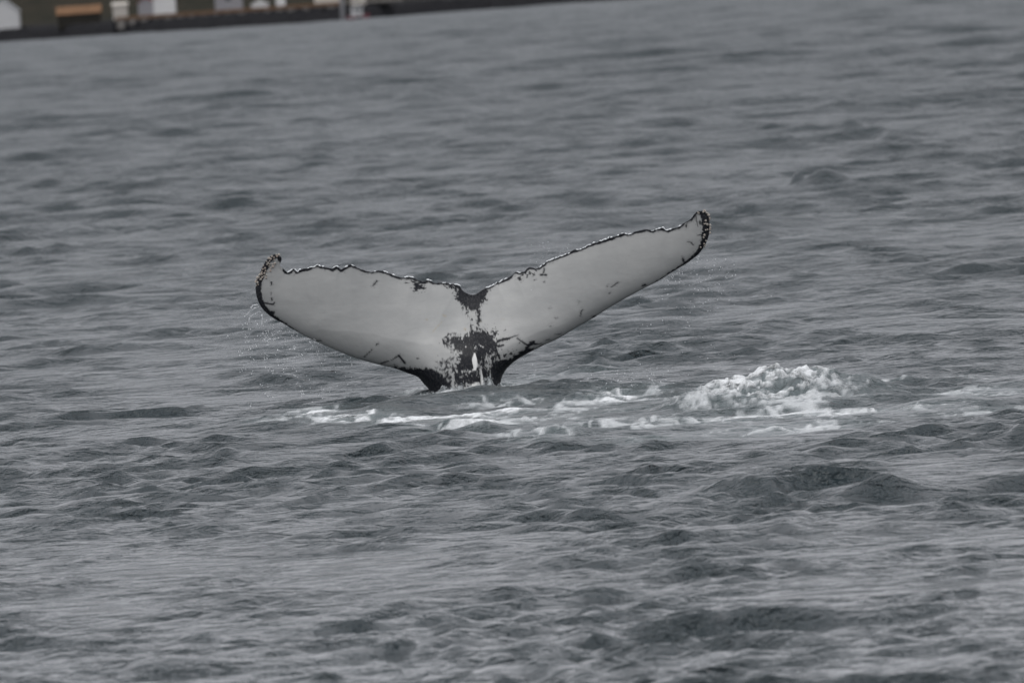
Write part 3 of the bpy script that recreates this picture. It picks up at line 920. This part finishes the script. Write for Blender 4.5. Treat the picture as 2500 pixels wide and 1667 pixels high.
cl = t.new('ShaderNodeClamp'); t.link(al, cl.inputs[0])
t.link(cl.outputs[0], mx.inputs[0]); t.link(tr.outputs[0], mx.inputs[1]); t.link(p.outputs[0], mx.inputs[2])
t.link(mx.outputs[0], t.out.inputs['Surface'])
tag(link('splash', splash(), t.mat), 'low grey splash of water ruffled up round the foot of the tail', 'splash', kind='stuff')

# ------------------------------------------------------------------ far shore
print('shore')
SH = [(-1400, 2290), (-300, 2275), (-89, 2262), (-50, 2100), (-20, 2000), (0, 2078), (18, 2120), (60, 2150), (300, 2180), (1400, 2210)]
def shore_y(x):
    return np.interp(x, [a for a, b in SH], [b for a, b in SH])
sxs = np.concatenate([np.linspace(-1400, -140, 40), np.linspace(-135, 60, 330), np.linspace(65, 1400, 40)])
ds = np.concatenate([[-6, -3, -1.5], np.linspace(0, 6, 16), [7, 8.5, 10, 13, 17, 22, 30, 40, 55, 75, 100, 140, 190, 250, 330, 430, 560, 700, 1000, 1500]])
GX, GD = np.meshgrid(sxs, ds, indexing='ij')
GY = shore_y(GX) + GD + 0.8 * fbm(GX * 0.6, GX * 0, 3, 101)
GZ = np.interp(GD, [-6, 0, 4, 6, 10, 30, 60, 150, 300, 600, 1500], [-3, -0.1, 1.6, 2.1, 2.2, 2.3, 3.4, 9, 26, 60, 110])
GZ = GZ + 0.8 * fbm(GX * 0.5, GY * 0.5, 3, 102) * sstep(-1, 1, GD) * (1 - sstep(6, 10, GD)) + 0.25 * fbm(GX * .15, GY * .15, 3, 103) * sstep(5, 10, GD) + 12 * fbm(GX * .004, GY * .004, 3, 104) * sstep(100, 400, GD)
me = mesh_from('shore_land', np.stack([GX.ravel(), GY.ravel(), GZ.ravel()], 1), grid_quads(len(sxs), len(ds)))
t = NT('shore_ground')
geo = t.new('ShaderNodeNewGeometry').outputs['Position']
p = t.new('ShaderNodeBsdfPrincipled', Roughness=0.9)
p.inputs['Specular IOR Level'].default_value = 0.05
sp = t.new('ShaderNodeSeparateXYZ'); t.link(geo, sp.inputs[0])
rock = t.mix(t.rng(t.noise(1.2, 5, 0.6, geo), 0.35, 0.65, 0, 1), (0.012, 0.012, 0.014, 1), (0.028, 0.028, 0.030, 1))
grs = t.mix(t.rng(t.noise(0.28, 5, 0.65, geo), 0.4, 0.6, 0, 1), (0.008, 0.011, 0.006, 1), (0.034, 0.027, 0.018, 1))
c = t.mix(t.rng(sp.outputs['Z'], 2.1, 3.1, 0, 1), rock, grs)
t.link(c, p.inputs['Base Color'])
t.link(t.bump(t.noise(1.5, 5, 0.6, geo), 0.4), p.inputs['Normal'])
t.link(p.outputs[0], t.out.inputs['Surface'])
tag(link('shore', me, t.mat), 'dark rocky shore with brown grassland rising behind it', kind='structure')

WHITE = plain('white_wall_paint', (0.56, 0.56, 0.56), 0.7, 0.08)
CREAM = plain('cream_wall_paint', (0.50, 0.465, 0.42), 0.7, 0.08)
LILAC = plain('lilac_grey_cladding', (0.25, 0.245, 0.26), 0.7, 0.1)
PALE = plain('pale_roof_sheet', (0.32, 0.33, 0.34), 0.6, 0.1)
DARKROOF = plain('dark_roof_sheet', (0.05, 0.05, 0.055), 0.7, 0.15)
REDROOF = plain('red_roof_sheet', (0.26, 0.035, 0.035), 0.6, 0.15)
RUST = plain('rust_orange_timber', (0.17, 0.098, 0.056), 0.8, 0.25)
WIN = plain('dark_window_glass', (0.03, 0.035, 0.04), 0.15, 0.1)
CONC = plain('weathered_quay_concrete', (0.22, 0.205, 0.19), 0.9, 0.25)
DARKW = plain('tarred_timber', (0.018, 0.018, 0.021), 0.9, 0.25)
MAROON = plain('maroon_hull_paint', (0.14, 0.030, 0.045), 0.5, 0.12)
GREYP = plain('grey_galvanised_steel', (0.20, 0.20, 0.21), 0.6, 0.1)
TIMBER = plain('dark_timber_cladding', (0.030, 0.028, 0.024), 0.8, 0.2)

def pm(verts, faces, name, mat, parent, smooth=False):
    me = bpy.data.meshes.new(name)
    me.from_pydata([tuple(v) for v in verts], [], faces)
    me.update()
    return link(name, me, mat, parent)
def boxm(name, mat, parent, x0, x1, y0, y1, z0, z1):
    v = [(x, y, z) for z in (z0, z1) for y in (y0, y1) for x in (x0, x1)]
    f = [(0, 2, 3, 1), (4, 5, 7, 6), (0, 1, 5, 4), (2, 6, 7, 3), (0, 4, 6, 2), (1, 3, 7, 5)]
    return pm(v, f, name, mat, parent)

def house(px0, px1, py_base, wall_h, roof_h, depth, Y, wall_m, roof_m, label, windows=2, gable_front=True, name='house', cat='house', door=False, group=None):
    Y = float(shore_y(at_depth((px0 + px1) / 2, py_base, Y)[0])) + 12
    x0, z0 = at_depth(px0, py_base, Y); x1, _ = at_depth(px1, py_base, Y)
    x0, x1, z0 = float(x0), float(x1), float(z0)
    cx = (x0 + x1) / 2; w = x1 - x0
    r = tag(empty(name, (cx, Y, z0)), label, cat, group)
    h = w / 2
    if gable_front:
        v = [(-h, 0, -2), (h, 0, -2), (h, 0, wall_h), (0, 0, wall_h + roof_h), (-h, 0, wall_h),
             (-h, depth, -2), (h, depth, -2), (h, depth, wall_h), (0, depth, wall_h + roof_h), (-h, depth, wall_h)]
        f = [(0, 1, 2, 3, 4), (9, 8, 7, 6, 5), (1, 6, 7, 2), (0, 4, 9, 5)]
        pm(v, f, 'wall', wall_m, r)
        e = 0.18; th = 0.10
        k = roof_h / h
        v = []
        for yy in (-e, depth + e):
            v += [(-h - e, yy, wall_h - k * e + .02), (0, yy, wall_h + roof_h + .02), (h + e, yy, wall_h - k * e + .02),
                  (-h - e, yy, wall_h - k * e + th), (0, yy, wall_h + roof_h + th + .03), (h + e, yy, wall_h - k * e + th)]
        f = [(0, 1, 4, 3), (1, 2, 5, 4), (6, 9, 10, 7), (7, 10, 11, 8), (3, 4, 10, 9), (4, 5, 11, 10), (0, 6, 7, 1), (1, 7, 8, 2), (0, 3, 9, 6), (2, 8, 11, 5)]
        pm(v, f, 'roof', roof_m, r)
    else:
        v = [(-h, 0, -2), (h, 0, -2), (h, 0, wall_h), (-h, 0, wall_h), (-h, depth, -2), (h, depth, -2), (h, depth, wall_h), (-h, depth, wall_h),
             (-h, depth / 2, wall_h + roof_h), (h, depth / 2, wall_h + roof_h)]
        f = [(0, 1, 2, 3), (5, 4, 7, 6), (1, 5, 6, 9, 2), (4, 0, 3, 8, 7)]
        pm(v, f, 'wall', wall_m, r)
        e = 0.18; th = 0.10; k = roof_h / (depth / 2)
        v = []
        for xx in (-h - e, h + e):
            v += [(xx, -e, wall_h - k * e + .02), (xx, depth / 2, wall_h + roof_h + .02), (xx, depth + e, wall_h - k * e + .02),
                  (xx, -e, wall_h - k * e + th), (xx, depth / 2, wall_h + roof_h + th + .03), (xx, depth + e, wall_h - k * e + th)]
        f = [(0, 3, 4, 1), (1, 4, 5, 2), (6, 7, 10, 9), (7, 8, 11, 10), (3, 9, 10, 4), (4, 10, 11, 5), (0, 1, 7, 6), (1, 2, 8, 7), (0, 6, 9, 3), (2, 5, 11, 8)]
        pm(v, f, 'roof', roof_m, r)
    for i in range(windows):
        wx = -h + w * (i + 0.5) / windows
        ww = min(0.45, w / windows * 0.3)
        fr = boxm('window', WIN, r, wx - ww, wx + ww, -0.03, 0.05, wall_h * 0.42, wall_h * 0.82)
        boxm('window_frame', roof_m if wall_m is not WHITE else PALE, fr, wx - ww - .06, wx + ww + .06, -0.06, -0.031, wall_h * 0.82, wall_h * 0.88)
    return r

# the buildings, from left to right; Y is each one's own distance
house(-30, 47, 64, 2.3, 2.2, 8, 2285, WHITE, PALE, 'pale boathouse at the far left of the shore with a light grey gable roof', 0, True, 'boathouse', 'boathouse')
house(140, 246, 44, 0.45, 1.2, 4, 2215, TIMBER, RUST, 'low dark shed with a long rust orange roof between two pale buildings', 0, False, 'shed', 'shed')
house(277, 312, 47, 2.2, 0.35, 2.5, 2178, CREAM, CREAM, 'small cream hut standing at the left end of the jetty', 0, False, 'hut', 'hut')
house(376, 429, 39, 3.0, 1.4, 6, 2170, WHITE, PALE, 'white house behind the left half of the jetty', 0, True)
house(338, 376, 36, 1.9, 0.8, 6, 2175, LILAC, REDROOF, 'grey house with a red roof touching the white house', 0, True)
house(526, 592, 28, 3.6, 1.4, 7, 2140, LILAC, DARKROOF, 'lilac grey house with one dark window above the jetty', 1, True)
house(614, 655, 24, 0.75, 0.75, 4, 2120, WHITE, WHITE, 'low white gabled hut right of the lilac grey house', 0, True, 'hut', 'hut')
house(675, 697, 22, 3.2, 0.8, 3, 2110, WHITE, PALE, 'narrow white tower-like house above the middle of the jetty', 0, True, 'narrow_house')
house(768, 836, 13, 3.0, 1.3, 6, 2095, CREAM, REDROOF, 'pinkish cream house with a wide window at the right end of the jetty', 1, False)
house(858, 893, 9, 2.4, 1.2, 5, 2100, CREAM, PALE, 'small cream house above the maroon boat, rightmost of all', 0, True)

# jetty: rust deck edge, concrete face boards and dark piles
A = Vector((float(at_depth(286, 90, 2150)[0]), 2150, 0)); B = Vector((float(at_depth(834, 60, 2015)[0]), 2015, 0))
jet = tag(empty('jetty', A), 'long timber and concrete jetty with a rust orange deck edge along the shore', 'jetty')
L = (B - A).length
jet.rotation_euler.z = math.atan2(B.y - A.y, B.x - A.x)
boxm('deck', CONC, jet, 0, L, 0.12, 10, 2.55, 2.95)
boxm('deck_edge', RUST, jet, -0.2, L + 0.2, -0.08, 0.12, 2.50, 2.98)
n = 30
for i in range(n):
    x0 = L * i / n; x1 = L * (i + 1) / n
    lo = random.choice([0.9, 1.2, 1.3, 1.8])
    if i == 0: fb = boxm('face_board', CONC, jet, 0, 1, 0, 0.1, 0, 1); me0 = fb.data
    else:
        fb = bpy.data.objects.new('face_board', me0); COL.objects.link(fb); fb.parent = jet
    fb.location = (x0 + 0.04, 0.01, lo); fb.scale = (x1 - x0 - 0.08, 1, 2.49 - lo)
for i in range(19):
    if i == 0:
        bm = bmesh.new(); bmesh.ops.create_cone(bm, cap_ends=True, segments=10, radius1=0.30, radius2=0.26, depth=4.5)
        pme = bpy.data.meshes.new('pile'); bm.to_mesh(pme); bm.free(); pme.materials.append(DARKW)
    o = bpy.data.objects.new('pile', pme); COL.objects.link(o); o.parent = jet
    o.location = (0.6 + (L - 1.2) * i / 18, -0.38, 0.2)
boxm('back_wall', DARKW, jet, 0, L, 1.5, 1.8, -1.5, 2.54)
# mooring post
x, z = at_depth(838, 55, 2008)
bm = bmesh.new(); bmesh.ops.create_cone(bm, cap_ends=True, segments=12, radius1=0.36, radius2=0.30, depth=9)
me = bpy.data.meshes.new('mooring_post'); bm.to_mesh(me); bm.free()
post = link('mooring_post', me, GREYP); post.location = (float(x), 2008, 3.5)
tag(post, 'tall pale grey post rising from the water beside the maroon boat', 'post')

# moored boat
x, _ = at_depth(874, 50, 2003)
boat = tag(empty('boat', (float(x), 2003, 0)), 'small maroon boat with a white wheelhouse moored beside the grey post', 'boat')
boat.rotation_euler.z = math.radians(8)
secs = [(-1.7, 0.62, 0.75), (-0.9, 0.75, 0.68), (0, 0.78, 0.66), (0.9, 0.62, 0.75), (1.5, 0.28, 0.92), (1.85, 0.02, 1.05)]
v, f = [], []
for sx, w, g in secs:
    v += [(sx, -w, g), (sx, -w * .8, -0.05), (sx, 0, -0.3), (sx, w * .8, -0.05), (sx, w, g), (sx, w * .85, g - .12), (sx, -w * .85, g - .12)]
for i in range(len(secs) - 1):
    for j in range(7):
        a, b = i * 7 + j, i * 7 + (j + 1) % 7
        f.append((a, b, b + 7, a + 7))
f += [tuple(range(6, -1, -1)), tuple(range(len(v) - 7, len(v)))]
pm(v, f, 'hull', MAROON, boat)
boxm('rubbing_strake', WHITE, boat, -1.6, 0.9, -0.82, -0.79, 0.55, 0.65)
wh = boxm('wheelhouse', WHITE, boat, -0.9, 0.75, -0.5, 0.5, 0.55, 2.0)
boxm('window', WIN, wh, -0.65, -0.1, -0.53, -0.501, 1.35, 1.75)
boxm('window', WIN, wh, 0.05, 0.6, -0.53, -0.501, 1.35, 1.75)
boxm('wheelhouse_roof', WHITE, boat, -1.0, 0.9, -0.6, 0.6, 2.003, 2.1)
boxm('mast', GREYP, boat, -0.1, 0.02, -0.06, 0.06, 2.103, 3.4)
print('done')
